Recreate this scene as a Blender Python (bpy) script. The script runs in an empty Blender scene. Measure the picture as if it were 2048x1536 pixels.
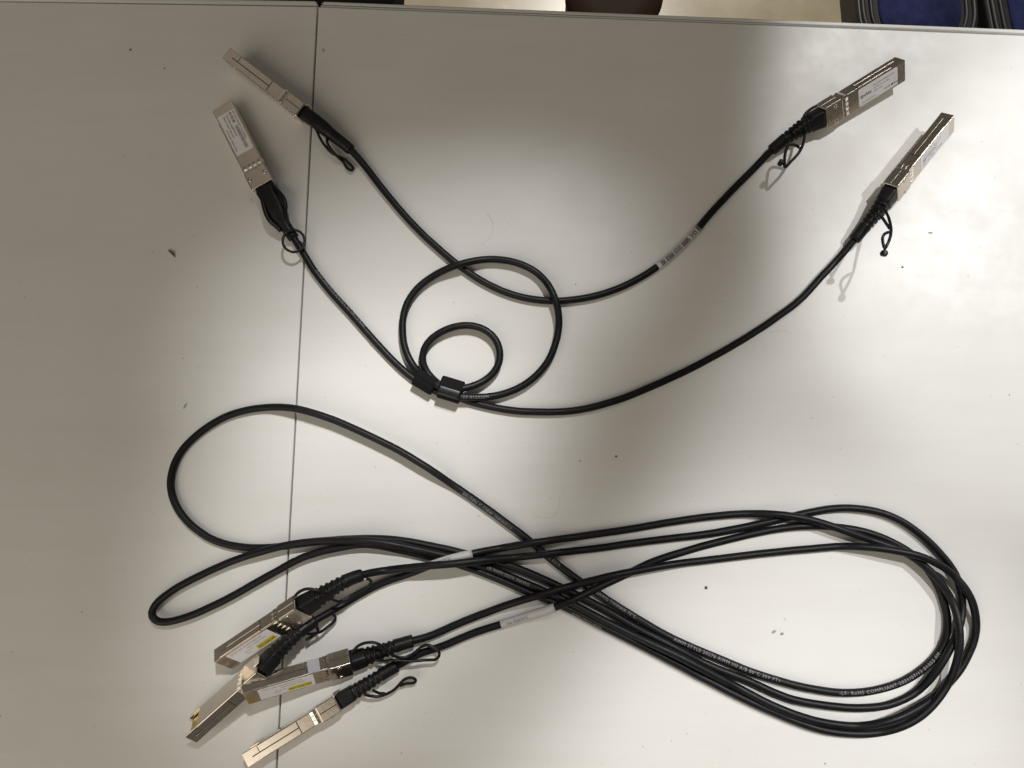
import bpy, bmesh, math, random
from mathutils import Vector, Matrix, Euler
import numpy as np

random.seed(7)
MM = 0.001
scene = bpy.context.scene
COL = scene.collection
R = math.radians

# ---------------------------------------------------------------- camera
cam_data = bpy.data.cameras.new('camera')
cam_data.sensor_width = 36.0
cam_data.lens = 26.0
cam_data.clip_start = 0.01
cam_data.clip_end = 50.0
cam = bpy.data.objects.new('camera', cam_data)
cam.location = (0.0, -0.04956, 0.435)
cam.rotation_euler = (R(6.5), 0, 0)
COL.objects.link(cam)
scene.camera = cam

# ---------------------------------------------------------------- room light
world = bpy.data.worlds.new('World')
scene.world = world
world.use_nodes = True
bg = world.node_tree.nodes['Background']
bg.inputs[0].default_value = (1.0, 0.90, 0.77, 1)
bg.inputs[1].default_value = 0.088

def look(o, target):
    d = Vector(target) - o.location
    o.rotation_euler = d.to_track_quat('-Z', 'Y').to_euler()

def spot(name, loc, target, power, half, blend, color, radius, squeeze=1.0, roll=0.0):
    l = bpy.data.lights.new(name, 'SPOT')
    l.energy = power; l.color = color
    l.spot_size = 2 * half; l.spot_blend = blend; l.shadow_soft_size = radius
    o = bpy.data.objects.new(name, l)
    o.location = loc; look(o, target); o.scale = (squeeze, 1, 1)
    o.rotation_euler = (o.rotation_euler.to_matrix() @ Matrix.Rotation(roll, 3, 'Z')).to_euler()
    COL.objects.link(o)
    return o

def area(name, loc, target, power, sx, sy, color):
    l = bpy.data.lights.new(name, 'AREA')
    l.shape = 'RECTANGLE'; l.size = sx; l.size_y = sy; l.energy = power; l.color = color
    o = bpy.data.objects.new(name, l)
    o.location = loc; look(o, target)
    COL.objects.link(o)
    return o

# added spots beyond the far edge, cones shaped to the light pools, one soft panel behind the left shoulder
def lamp_over(cx, cy, dist=1.5):
    """a lamp up and beyond the far edge (58 degrees high), aimed at a spot on the table"""
    return (cx + 0.22 * dist, cy + 0.48 * dist, 0.848 * dist)
COOL = (0.985, 0.980, 0.972)
spot('pool_spot_right', lamp_over(0.768, -0.225), (0.768, -0.225, 0), 52.2, 0.446, 0.16, COOL, 0.025, 0.935, 1.014)  # added table spots, overlapped to leave a dark band between the pools
spot('pool_spot_far_right', lamp_over(0.474, 0.2498), (0.474, 0.2498, 0), 53.7, 0.1736, 0.22, COOL, 0.02, 1.1781, 0.9846)
spot('pool_spot_left', lamp_over(-0.0543, 0.0469), (-0.0543, 0.0469, 0), 34.1, 0.1041, 0.645, COOL, 0.035, 0.5771, -0.9899)
spot('pool_spot_near', lamp_over(0.105, -0.372), (0.105, -0.372, 0), 47.8, 0.16, 0.7, COOL, 0.035, 1.56, 1.5749)
spot('pool_spot_near_left', lamp_over(-0.0843, -0.0762), (-0.0843, -0.0762, 0), 58.8, 0.1057, 0.9, COOL, 0.035, 0.7871, -0.0393)
spot('floor_fill_spot', (0.35, 1.95, 1.35), (0.30, 0.95, -0.74), 150, R(24), 0.35, (1.0, 0.96, 0.88), 0.08)  # added lamp that brightens the strip of floor past the table
area('soft_panel', (-0.70, -0.85, 0.95), (-0.1, -0.05, 0), 7.2, 1.2, 1.2, (1.0, 0.90, 0.75))
area('bounce_fill_far', (-0.62, 0.95, 1.25), (-0.1, 0.1, 0), 0.55, 1.0, 1.0, (1.0, 0.88, 0.72))  # added fill in place of wall bounce, lightens the left plug metal

scene.view_settings.view_transform = 'Standard'
scene.view_settings.look = 'None'
scene.view_settings.gamma = 1.0
scene.view_settings.use_curve_mapping = False
scene.view_settings.exposure = 0.05

# ---------------------------------------------------------------- measured data (tenths of a millimetre, table top = z 0)
PATHS = {
 'A': '''-1261,1642,75 -1218,1613,73 -1177,1584,69 -1137,1552,65 -1098,1519,59 -1057,1489,52 -1016,1459,45 -978,1426,37 -943,1390,31 -910,1351,25 -878,1311,22 -847,1270,22 -816,1229,22 -785,1189,21 -753,1149,21 -721,1110,21 -688,1070,21 -655,1032,21 -621,993,21 -586,956,21 -550,919,21 -514,883,21 -476,849,21 -438,814,21 -400,780,21 -361,747,21 -321,715,21 -280,685,21 -238,655,21 -195,628,21 -151,602,21 -105,579,21 -59,558,21 -11,540,21 38,525,21 88,513,21 138,505,21 189,499,21 240,497,21 291,497,21 342,501,21 393,507,21 443,515,21 493,526,21 543,540,21 591,556,21 639,574,21 686,595,21 731,618,21 776,643,21 820,670,21 862,699,21 903,729,21 943,761,21 981,795,21 1018,830,21 1054,866,21 1089,904,21 1123,942,21 1155,982,21 1188,1021,21 1222,1059,21 1257,1097,21 1292,1134,21 1327,1171,21 1363,1208,21 1399,1244,22 1435,1280,22 1471,1316,22 1506,1353,25 1542,1390,31 1578,1424,40 1617,1457,49 1657,1487,57 1698,1516,66 1740,1544,72 1784,1571,78 1829,1595,81 1875,1617,84''',
 'B': '''-1487,1185,55 -1466,1139,55 -1444,1094,53 -1422,1048,50 -1398,1004,46 -1371,961,42 -1341,921,37 -1312,880,32 -1285,837,28 -1258,795,24 -1231,752,22 -1205,709,22 -1176,667,22 -1145,627,21 -1114,588,21 -1081,549,21 -1047,512,21 -1013,475,21 -978,438,21 -944,400,21 -910,362,21 -877,324,21 -843,287,21 -810,249,21 -775,212,21 -741,175,21 -705,139,21 -669,104,21 -631,70,21 -592,39,22 -550,10,24 -508,-16,34 -465,-39,46 -419,-58,55 -371,-72,61 -321,-80,64 -271,-84,62 -220,-85,58 -170,-83,51 -121,-78,43 -71,-68,40 -23,-54,40 24,-35,40 69,-11,40 110,18,40 148,51,40 182,89,40 211,130,40 234,175,40 252,222,40 266,271,40 275,321,40 278,371,46 274,420,56 264,469,62 248,517,63 228,563,58 202,606,49 170,644,41 131,676,40 87,701,40 41,720,40 -8,734,40 -58,742,40 -108,746,40 -159,744,43 -208,736,51 -256,724,60 -305,710,63 -353,695,61 -400,677,54 -445,657,44 -488,631,40 -528,601,40 -565,566,40 -596,526,40 -621,482,40 -637,434,40 -646,385,40 -648,334,40 -645,284,40 -638,234,40 -623,185,40 -602,139,41 -575,97,46 -542,60,58 -506,28,70 -465,0,79 -420,-23,85 -372,-38,88 -322,-40,86 -272,-32,79 -225,-18,68 -181,3,56 -139,31,50 -104,67,50 -80,111,50 -71,161,50 -77,211,50 -97,257,50 -130,295,50 -172,322,50 -220,338,50 -270,343,50 -321,338,50 -369,325,50 -416,304,50 -458,277,48 -494,242,46 -519,198,41 -527,149,36 -518,100,29 -493,57,24 -458,20,22 -419,-12,22 -378,-41,21 -335,-69,21 -290,-91,21 -242,-108,21 -194,-121,21 -144,-133,21 -95,-143,21 -45,-152,21 5,-159,21 55,-164,21 106,-166,21 156,-167,21 207,-168,21 257,-167,21 308,-165,21 358,-160,21 408,-153,21 458,-143,21 507,-131,21 556,-117,21 604,-103,21 652,-87,21 699,-69,21 746,-50,21 793,-30,21 839,-10,21 886,10,21 932,31,21 978,52,21 1023,73,21 1069,96,21 1114,119,21 1158,143,21 1203,167,21 1247,191,21 1291,216,21 1335,242,21 1378,267,21 1421,294,21 1464,321,21 1506,348,21 1548,377,21 1589,406,21 1631,435,21 1672,465,21 1711,497,21 1748,531,21 1783,568,21 1817,605,21 1851,643,21 1886,679,22 1921,715,22 1956,752,22 1990,790,26 2022,828,32 2053,867,41 2084,906,50 2115,945,59 2146,984,67 2178,1022,74 2208,1062,79 2237,1104,82 2266,1145,84''',
 'C': '''-952,-1775,72 -908,-1750,70 -865,-1725,67 -822,-1699,63 -779,-1673,58 -737,-1647,52 -693,-1623,45 -649,-1600,38 -604,-1578,32 -560,-1555,26 -514,-1535,23 -466,-1519,22 -418,-1504,22 -371,-1487,21 -325,-1468,21 -278,-1448,21 -232,-1430,21 -184,-1413,21 -136,-1398,21 -88,-1384,21 -40,-1369,21 8,-1355,22 56,-1340,24 102,-1323,36 147,-1307,51 192,-1290,65 238,-1273,76 285,-1255,82 331,-1236,83 377,-1216,78 422,-1196,69 468,-1175,64 513,-1155,59 559,-1136,50 604,-1119,36 649,-1101,24 695,-1080,22 740,-1058,21 786,-1037,21 833,-1019,21 880,-1003,21 928,-988,21 977,-974,21 1025,-960,21 1073,-946,21 1122,-933,21 1170,-921,21 1219,-909,21 1268,-897,21 1317,-886,21 1366,-874,21 1415,-864,21 1464,-854,21 1514,-845,21 1564,-838,21 1613,-832,21 1664,-828,21 1714,-826,21 1764,-826,21 1814,-828,21 1864,-832,21 1914,-838,21 1964,-845,21 2013,-855,21 2062,-868,21 2109,-884,21 2156,-903,21 2201,-925,21 2245,-949,21 2287,-977,21 2325,-1009,21 2360,-1046,21 2390,-1086,21 2416,-1129,21 2437,-1175,21 2453,-1222,21 2465,-1271,21 2474,-1321,21 2474,-1371,21 2467,-1420,21 2451,-1468,21 2428,-1512,21 2398,-1553,21 2362,-1588,21 2323,-1619,21 2281,-1647,21 2237,-1672,21 2192,-1693,21 2144,-1710,21 2096,-1724,21 2047,-1735,21 1998,-1743,21 1948,-1748,21 1897,-1750,21 1847,-1749,22 1797,-1745,21 1747,-1738,21 1698,-1730,21 1648,-1721,21 1599,-1710,22 1551,-1698,21 1502,-1684,21 1454,-1670,21 1406,-1655,21 1358,-1639,21 1311,-1622,21 1264,-1603,21 1218,-1584,21 1172,-1565,21 1125,-1546,21 1078,-1527,21 1032,-1508,21 986,-1488,21 940,-1468,21 894,-1446,21 850,-1423,21 806,-1399,21 763,-1373,21 719,-1348,21 676,-1322,21 633,-1296,21 590,-1269,21 548,-1243,21 506,-1215,21 464,-1188,21 422,-1159,21 381,-1131,21 340,-1102,21 299,-1073,21 259,-1043,21 219,-1011,21 181,-979,21 144,-945,21 105,-913,21 66,-881,21 26,-851,21 -15,-822,21 -55,-792,21 -96,-762,21 -137,-733,21 -178,-704,21 -219,-675,21 -261,-647,22 -302,-619,22 -344,-591,28 -383,-563,41 -423,-535,53 -464,-507,63 -506,-480,69 -548,-454,72 -591,-428,72 -635,-403,71 -679,-379,71 -724,-357,70 -769,-335,70 -815,-313,70 -860,-292,70 -906,-271,70 -952,-251,70 -998,-231,70 -1045,-213,70 -1093,-196,71 -1140,-181,71 -1189,-167,69 -1237,-155,66 -1286,-147,59 -1335,-142,48 -1384,-140,36 -1433,-141,25 -1483,-145,22 -1533,-152,22 -1582,-163,21 -1630,-177,21 -1677,-195,21 -1722,-218,21 -1764,-244,21 -1805,-273,21 -1844,-305,21 -1880,-340,21 -1914,-378,21 -1941,-420,21 -1962,-465,21 -1975,-514,21 -1981,-564,21 -1977,-614,21 -1964,-662,21 -1943,-708,21 -1916,-750,21 -1884,-788,21 -1847,-823,22 -1807,-853,21 -1765,-881,21 -1720,-904,21 -1673,-921,21 -1625,-934,21 -1575,-942,21 -1525,-948,21 -1475,-950,21 -1425,-950,21 -1375,-947,21 -1325,-942,21 -1275,-936,21 -1225,-929,21 -1175,-922,21 -1125,-916,21 -1075,-910,21 -1025,-906,21 -975,-902,21 -925,-900,21 -875,-898,21 -825,-897,21 -774,-898,21 -724,-900,21 -674,-904,21 -624,-910,21 -574,-918,21 -525,-927,21 -476,-937,21 -427,-947,21 -377,-957,21 -328,-968,21 -279,-980,21 -231,-992,21 -182,-1004,21 -133,-1016,21 -85,-1029,21 -36,-1043,21 12,-1058,21 59,-1075,21 106,-1094,21 152,-1113,21 198,-1133,21 244,-1154,21 289,-1175,21 335,-1197,21 380,-1218,21 425,-1240,21 471,-1263,21 515,-1286,21 559,-1310,21 603,-1335,22 646,-1360,22 690,-1384,25 734,-1407,33 779,-1429,39 824,-1451,42 869,-1474,44 913,-1497,43 958,-1521,40 1001,-1545,34 1045,-1568,26 1090,-1590,22 1136,-1610,22 1183,-1629,21 1230,-1646,21 1277,-1664,21 1324,-1682,21 1370,-1702,21 1416,-1723,21 1461,-1743,21 1508,-1762,21 1555,-1779,21 1604,-1792,21 1653,-1802,21 1703,-1810,21 1752,-1817,21 1802,-1823,21 1852,-1828,21 1903,-1831,21 1953,-1832,21 2003,-1830,21 2053,-1826,21 2103,-1818,21 2151,-1804,21 2198,-1786,21 2243,-1764,22 2284,-1736,23 2319,-1700,34 2349,-1662,45 2378,-1622,53 2406,-1580,58 2433,-1538,60 2461,-1496,59 2488,-1454,56 2513,-1411,50 2535,-1367,40 2554,-1322,28 2564,-1273,22 2565,-1223,22 2560,-1173,21 2548,-1125,21 2528,-1079,21 2501,-1036,21 2470,-996,21 2438,-958,21 2403,-921,21 2367,-887,21 2328,-855,21 2288,-825,21 2245,-798,21 2201,-776,21 2154,-758,21 2105,-744,21 2056,-734,21 2006,-728,21 1956,-724,21 1906,-724,21 1856,-727,21 1806,-733,21 1756,-742,21 1707,-751,21 1658,-762,21 1609,-773,21 1560,-784,21 1511,-796,21 1462,-807,21 1413,-817,21 1363,-828,21 1314,-838,21 1265,-847,21 1215,-856,21 1166,-865,21 1116,-872,21 1066,-879,21 1016,-885,21 967,-890,21 917,-896,21 867,-902,21 817,-908,21 767,-914,21 717,-921,21 667,-927,21 618,-934,21 568,-942,21 518,-949,21 468,-955,22 418,-961,22 369,-965,30 321,-969,44 272,-972,55 222,-977,62 173,-982,63 123,-988,59 74,-994,51 24,-1000,47 -25,-1004,56 -73,-1007,72 -120,-1009,88 -168,-1011,102 -217,-1015,113 -266,-1020,122 -316,-1025,127 -366,-1029,130 -416,-1033,129 -466,-1037,125 -516,-1043,119 -564,-1049,109 -613,-1055,96 -660,-1062,80 -708,-1070,69 -755,-1075,82 -798,-1080,109 -840,-1088,134 -883,-1100,158 -924,-1117,180 -966,-1140,197 -1007,-1165,211 -1049,-1191,219 -1093,-1216,223 -1136,-1242,222''',
 'D': '''-1344,-1563,195 -1310,-1526,197 -1277,-1489,194 -1241,-1454,186 -1205,-1422,173 -1170,-1390,156 -1134,-1362,135 -1096,-1338,112 -1058,-1317,87 -1020,-1297,61 -981,-1276,37 -939,-1253,23 -896,-1227,22 -852,-1202,21 -808,-1179,21 -762,-1157,21 -716,-1138,21 -669,-1121,22 -621,-1106,24 -576,-1089,38 -532,-1071,56 -488,-1052,70 -442,-1035,82 -395,-1019,89 -347,-1004,92 -298,-992,90 -250,-982,84 -201,-972,74 -154,-964,60 -106,-957,45 -57,-949,38 -9,-940,48 39,-931,58 89,-923,63 138,-915,63 188,-909,57 237,-903,47 285,-898,33 334,-893,23 384,-886,22 433,-879,21 483,-872,21 533,-865,21 583,-858,21 632,-851,21 682,-843,21 732,-835,22 781,-826,21 831,-818,21 880,-809,21 930,-802,21 980,-794,21 1029,-787,21 1079,-780,21 1129,-774,21 1179,-769,21 1229,-764,21 1279,-760,21 1329,-757,22 1379,-756,24 1428,-755,36 1477,-756,49 1526,-759,58 1576,-764,62 1626,-772,64 1675,-782,61 1724,-793,59 1772,-807,61 1820,-822,64 1867,-839,64 1914,-856,62 1962,-873,57 2009,-889,52 2056,-905,46 2104,-920,47 2151,-937,51 2198,-955,54 2243,-977,56 2286,-1003,59 2326,-1034,61 2363,-1067,63 2398,-1104,64 2429,-1143,64 2456,-1185,62 2480,-1229,60 2493,-1277,68 2497,-1325,82 2497,-1374,92 2494,-1424,98 2489,-1474,99 2481,-1523,96 2471,-1572,89 2459,-1620,78 2445,-1666,65 2420,-1709,61 2389,-1749,62 2356,-1786,64 2320,-1821,64 2281,-1854,63 2240,-1882,60 2196,-1907,56 2151,-1928,49 2106,-1946,39 2060,-1961,25 2010,-1968,22 1960,-1971,21 1910,-1970,21 1860,-1967,21 1810,-1962,21 1760,-1954,21 1711,-1943,21 1663,-1929,21 1615,-1913,21 1568,-1896,21 1521,-1877,21 1475,-1858,21 1428,-1839,21 1382,-1819,21 1336,-1798,21 1291,-1777,21 1245,-1755,21 1200,-1733,21 1156,-1710,21 1111,-1687,21 1066,-1665,21 1021,-1642,21 977,-1618,21 932,-1595,21 887,-1572,21 843,-1549,21 798,-1526,21 753,-1503,21 708,-1481,21 663,-1459,21 618,-1437,21 573,-1415,21 527,-1393,21 482,-1371,21 437,-1348,21 393,-1325,21 348,-1303,21 302,-1282,21 256,-1262,21 209,-1244,21 162,-1226,21 115,-1208,21 69,-1188,21 23,-1168,21 -23,-1148,21 -69,-1129,21 -116,-1110,21 -163,-1092,21 -210,-1075,21 -258,-1059,21 -306,-1044,21 -354,-1030,21 -403,-1017,21 -452,-1005,21 -501,-994,21 -550,-983,22 -599,-972,22 -647,-961,28 -695,-949,38 -743,-938,46 -793,-930,51 -843,-927,53 -893,-930,52 -942,-938,48 -991,-948,44 -1041,-958,44 -1090,-969,46 -1138,-983,46 -1186,-999,45 -1232,-1019,45 -1276,-1042,45 -1320,-1067,45 -1364,-1091,45 -1408,-1115,45 -1452,-1140,45 -1496,-1165,45 -1539,-1190,45 -1583,-1214,45 -1628,-1238,45 -1673,-1260,45 -1718,-1281,45 -1764,-1302,45 -1811,-1321,45 -1858,-1337,45 -1907,-1351,45 -1956,-1359,45 -2006,-1354,45 -2039,-1320,45 -2026,-1273,45 -1993,-1235,45 -1953,-1204,45 -1912,-1175,45 -1869,-1150,45 -1824,-1126,45 -1779,-1104,45 -1734,-1082,45 -1688,-1061,45 -1642,-1041,45 -1596,-1022,46 -1548,-1005,48 -1501,-989,55 -1453,-975,60 -1405,-961,63 -1357,-948,64 -1308,-936,64 -1259,-926,64 -1209,-919,64 -1159,-913,64 -1109,-909,64 -1059,-906,65 -1009,-904,71 -959,-903,79 -909,-902,85 -859,-902,88 -809,-905,88 -759,-910,85 -710,-918,81 -661,-928,74 -613,-938,64 -564,-949,55 -515,-960,53 -466,-971,52 -417,-982,52 -368,-993,50 -320,-1005,49 -271,-1018,47 -223,-1032,44 -175,-1047,41 -127,-1063,38 -80,-1081,36 -34,-1100,35 13,-1119,34 59,-1139,32 105,-1158,31 152,-1177,32 198,-1196,34 245,-1214,37 291,-1234,40 336,-1256,42 381,-1278,44 426,-1302,44 470,-1325,45 515,-1348,45 560,-1370,46 605,-1392,46 651,-1414,47 696,-1434,53 742,-1454,61 787,-1474,67 833,-1494,71 879,-1515,73 924,-1537,72 969,-1559,70 1013,-1583,66 1057,-1606,60 1101,-1630,53 1145,-1653,47 1189,-1677,41 1233,-1700,33 1277,-1723,30 1322,-1746,35 1367,-1769,39 1411,-1791,42 1457,-1812,43 1503,-1831,44 1550,-1850,44 1598,-1867,42 1645,-1882,39 1693,-1896,35 1742,-1907,31 1792,-1916,28 1841,-1923,25 1891,-1928,22 1941,-1926,28 1985,-1915,48 2030,-1902,66 2077,-1886,78 2124,-1870,82 2171,-1852,81 2217,-1833,75 2262,-1815,64 2307,-1797,50 2351,-1778,33 2393,-1754,23 2432,-1722,22 2469,-1688,21 2504,-1652,21 2536,-1613,21 2563,-1571,21 2588,-1527,21 2610,-1482,22 2626,-1434,22 2632,-1385,27 2626,-1337,39 2615,-1289,50 2600,-1242,58 2578,-1197,63 2551,-1154,64 2520,-1115,61 2483,-1082,65 2442,-1054,76 2399,-1031,86 2354,-1009,93 2307,-991,97 2259,-977,99 2210,-967,98 2161,-958,94 2111,-950,88 2062,-944,79 2013,-941,68 1965,-939,54 1918,-940,36 1870,-942,23 1820,-946,22 1770,-950,21 1720,-955,21 1670,-959,21 1620,-963,21 1570,-968,21 1520,-973,21 1470,-978,21 1420,-983,21 1370,-989,21 1320,-995,21 1270,-1001,21 1220,-1007,21 1170,-1013,21 1120,-1019,21 1070,-1025,22 1020,-1030,23 971,-1035,30 922,-1040,41 873,-1046,51 824,-1053,57 774,-1061,62 725,-1070,64 676,-1079,65 626,-1087,70 577,-1097,74 528,-1107,74 479,-1120,71 431,-1132,65 383,-1145,63 334,-1158,63 286,-1170,69 237,-1183,74 189,-1196,76 141,-1210,72 93,-1225,65 46,-1240,56 0,-1256,46 -45,-1273,32 -91,-1291,22 -138,-1309,22 -186,-1326,21 -233,-1344,21 -279,-1362,21 -326,-1381,22 -372,-1401,22 -418,-1421,23 -465,-1439,27 -513,-1452,33 -562,-1463,40 -610,-1475,46 -658,-1489,52 -705,-1506,58 -752,-1522,63 -800,-1537,69 -848,-1551,76 -896,-1564,82''',
}
POSES = {
 'P1': (-171.1722, 198.9338, 9.9038, -0.6564, 0.0415, 1.7054),
 'P2': (-175.4122, 168.8590, 5.0152, -1.0829, -0.0093, 0.0943),
 'P3': (235.9575, 191.6512, 10.1402, -2.5890, 0.0311, -0.8354),
 'P4': (263.1566, 158.2499, 9.2988, -2.2673, 0.0150, -0.9677),
 'P5': (-160.0491, -154.9691, 10.3591, 0.5846, -0.2092, 0.8497),
 'P6': (-176.3652, -193.0137, 7.6881, 0.7185, -0.2090, 2.1296),
 'P7': (-143.5776, -169.2244, 21.2135, 0.2329, 0.2298, 0.8951),
 'P8': (-144.0516, -206.7745, 9.0777, 0.5390, 0.0326, 1.5239),
}
CORDS = {
 'P1': ['-1186,1543,80 -1165,1496,60 -1142,1459,50 -1102,1415,35 -1071,1400,25 -1026,1380,20 -988,1348,20 -966,1320,20 -978,1307,20 -1003,1320,20 -1028,1358,20 -1058,1384,40 -1094,1419,55 -1116,1456,70 -1117,1486,80'],
 'P2': ['-1445,1193,70 -1402,1154,80 -1365,1106,85 -1352,1060,85 -1355,1012,80 -1351,978,70 -1329,945,60', '-1524,1146,70 -1496,1105,80 -1480,1053,85 -1463,1004,85 -1440,966,80 -1406,938,70 -1381,914,60', '-1320,909,82 -1302,914,78 -1283,913,74 -1266,906,72 -1251,893,70 -1241,876,70 -1235,856,71 -1234,835,74 -1239,815,77 -1249,798,81 -1263,785,86 -1280,777,90 -1298,775,94 -1316,780,97 -1332,790,99 -1345,805,100 -1353,823,99 -1357,844,97 -1355,864,94 -1347,883,91 -1335,899,86 -1320,909,82'],
 'P3': ['1816,1654,150 1772,1620,180 1737,1590,190 1721,1559,190 1738,1543,160', '1764,1513,90 1755,1465,100 1730,1405,120 1697,1357,130 1662,1320,130 1622,1280,130 1621,1320,130 1625,1357,130 1636,1398,130 1658,1420,130 1688,1420,130 1718,1405,120', '1623,1295,130 1611,1305,130 1599,1308,130'],
 'P4': ['2167,1043,130 2180,1008,160 2183,967,190 2179,912,220 2172,861,240 2153,810,260 2131,769,270 2115,743,270 2106,772,270 2105,804,270 2123,831,260 2157,846,250', '2178,979,130 2174,926,180 2169,873,230', '2116,746,270 2112,731,270 2108,716,270'],
 'P5': ['-1175,-1183,240 -1146,-1157,270 -1106,-1140,280 -1063,-1142,280 -1028,-1155,270 -1000,-1178,240 -978,-1215,180 -946,-1225,150 -901,-1202,130 -848,-1173,120 -801,-1149,120 -786,-1120,130 -809,-1105,140'],
 'P6': ['-1162,-1382,170 -1115,-1404,140 -1072,-1404,90 -1038,-1383,60 -1005,-1355,50 -995,-1329,60 -1008,-1306,80', '-1088,-1360,120 -1081,-1397,100 -1105,-1420,90 -1144,-1443,110'],
 'P7': ['-873,-1493,150 -840,-1459,180 -802,-1443,180 -753,-1441,180 -716,-1459,170 -684,-1493,150 -646,-1529,120 -594,-1539,100 -546,-1518,90 -508,-1488,80 -472,-1477,80 -441,-1488,80 -410,-1509,80 -407,-1536,80 -429,-1555,80 -485,-1558,80 -539,-1561,90 -594,-1558,100 -661,-1550,110 -720,-1561,90 -786,-1547,80'],
 'P8': ['-821,-1740,80 -789,-1753,70 -749,-1759,60 -709,-1751,50 -668,-1732,50 -640,-1708,50 -613,-1679,50 -585,-1662,50 -554,-1662,50 -539,-1679,40 -555,-1692,40 -594,-1695,40 -628,-1708,40', '-774,-1718,80 -742,-1737,70 -708,-1743,60'],
}
def parse(t):
    return [Vector([float(v) * 0.0001 for v in q.split(',')]) for q in t.split()]

# ---------------------------------------------------------------- materials
def mat(name, color, rough=0.5, metal=0.0, spec=0.5):
    m = bpy.data.materials.new(name)
    m.use_nodes = True
    b = m.node_tree.nodes['Principled BSDF']
    b.inputs['Base Color'].default_value = (*color, 1)
    b.inputs['Roughness'].default_value = rough
    b.inputs['Metallic'].default_value = metal
    b.inputs['Specular IOR Level'].default_value = spec
    return m, m.node_tree.nodes, m.node_tree.links, b

def noise(nodes, links, scale, detail=4, rough=0.6, coord='Object', vec_scale=None):
    tc = nodes.new('ShaderNodeTexCoord')
    n = nodes.new('ShaderNodeTexNoise')
    n.inputs['Scale'].default_value = scale
    n.inputs['Detail'].default_value = detail
    n.inputs['Roughness'].default_value = rough
    if vec_scale:
        mp = nodes.new('ShaderNodeMapping')
        mp.inputs['Scale'].default_value = vec_scale
        links.new(tc.outputs[coord], mp.inputs[0]); links.new(mp.outputs[0], n.inputs['Vector'])
    else:
        links.new(tc.outputs[coord], n.inputs['Vector'])
    return n

def ramp(nodes, links, src, stops):
    r = nodes.new('ShaderNodeValToRGB')
    els = r.color_ramp.elements
    while len(els) < len(stops): els.new(0.5)
    for e, (p, c) in zip(els, stops):
        e.position = p
        e.color = (*c, 1) if len(c) == 3 else c
    links.new(src, r.inputs[0])
    return r

def bump(nodes, links, b, src, strength, dist):
    bp = nodes.new('ShaderNodeBump')
    bp.inputs['Strength'].default_value = strength
    bp.inputs['Distance'].default_value = dist
    links.new(src, bp.inputs['Height'])
    links.new(bp.outputs[0], b.inputs['Normal'])
    return bp

M = {}
# white laminate: faint yellowing, smudges in the gloss, fine orange peel
m, n, l, b = mat('white_laminate', (0.74, 0.72, 0.68), 0.42)
nz = noise(n, l, 7, 5, 0.62)
r1 = ramp(n, l, nz.outputs['Fac'], [(0.30, (0.715, 0.705, 0.68)), (0.62, (0.75, 0.745, 0.725))])
sp = noise(n, l, 330, 2, 0.5)
r2 = ramp(n, l, sp.outputs['Fac'], [(0.735, (1, 1, 1)), (0.77, (0.62, 0.58, 0.52))])
sc = noise(n, l, 14, 6, 0.75, 'Object', (0.25, 2.2, 1))
r3 = ramp(n, l, sc.outputs['Fac'], [(0.40, (1, 1, 1)), (0.72, (0.95, 0.945, 0.93))])
mx = n.new('ShaderNodeMix'); mx.data_type = 'RGBA'; mx.blend_type = 'MULTIPLY'; mx.inputs['Factor'].default_value = 0.5
l.new(r1.outputs[0], mx.inputs['A']); l.new(r2.outputs[0], mx.inputs['B'])
mx2 = n.new('ShaderNodeMix'); mx2.data_type = 'RGBA'; mx2.blend_type = 'MULTIPLY'; mx2.inputs['Factor'].default_value = 1.0
l.new(mx.outputs['Result'], mx2.inputs['A']); l.new(r3.outputs[0], mx2.inputs['B'])
l.new(mx2.outputs['Result'], b.inputs['Base Color'])
sm = noise(n, l, 18, 6, 0.7)
r4 = ramp(n, l, sm.outputs['Fac'], [(0.3, (0.36,) * 3), (0.7, (0.55,) * 3)])
l.new(r4.outputs[0], b.inputs['Roughness'])
fine = noise(n, l, 900, 3, 0.6)
bump(n, l, b, fine.outputs['Fac'], 0.12, 0.0002)
M['table'] = m
m, n, l, b = mat('table_core', (0.42, 0.39, 0.35), 0.7); M['core'] = m

# black PVC jacket
m, n, l, b = mat('black_pvc', (0.008, 0.008, 0.009), 0.45, 0.0, 0.24)
nz = noise(n, l, 240, 4, 0.6)
r1 = ramp(n, l, nz.outputs['Fac'], [(0.3, (0.36,) * 3), (0.75, (0.52,) * 3)])
l.new(r1.outputs[0], b.inputs['Roughness'])
dz = noise(n, l, 60, 5, 0.7)
r2 = ramp(n, l, dz.outputs['Fac'], [(0.35, (0.006, 0.006, 0.0075)), (0.75, (0.011, 0.0108, 0.012))])
l.new(r2.outputs[0], b.inputs['Base Color'])
f = noise(n, l, 1500, 2, 0.5)
bump(n, l, b, f.outputs['Fac'], 0.10, 0.0002)
M['jacket'] = m
# matte moulded rubber
m, n, l, b = mat('black_rubber', (0.006, 0.006, 0.0068), 0.5, 0.0, 0.3)
nz = noise(n, l, 420, 4, 0.6)
bump(n, l, b, nz.outputs['Fac'], 0.18, 0.0002)
r1 = ramp(n, l, nz.outputs['Fac'], [(0.3, (0.36,) * 3), (0.75, (0.60,) * 3)])
l.new(r1.outputs[0], b.inputs['Roughness'])
M['rubber'] = m
m, n, l, b = mat('black_cord', (0.006, 0.006, 0.0066), 0.36, 0.0, 0.3); M['cord'] = m

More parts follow.
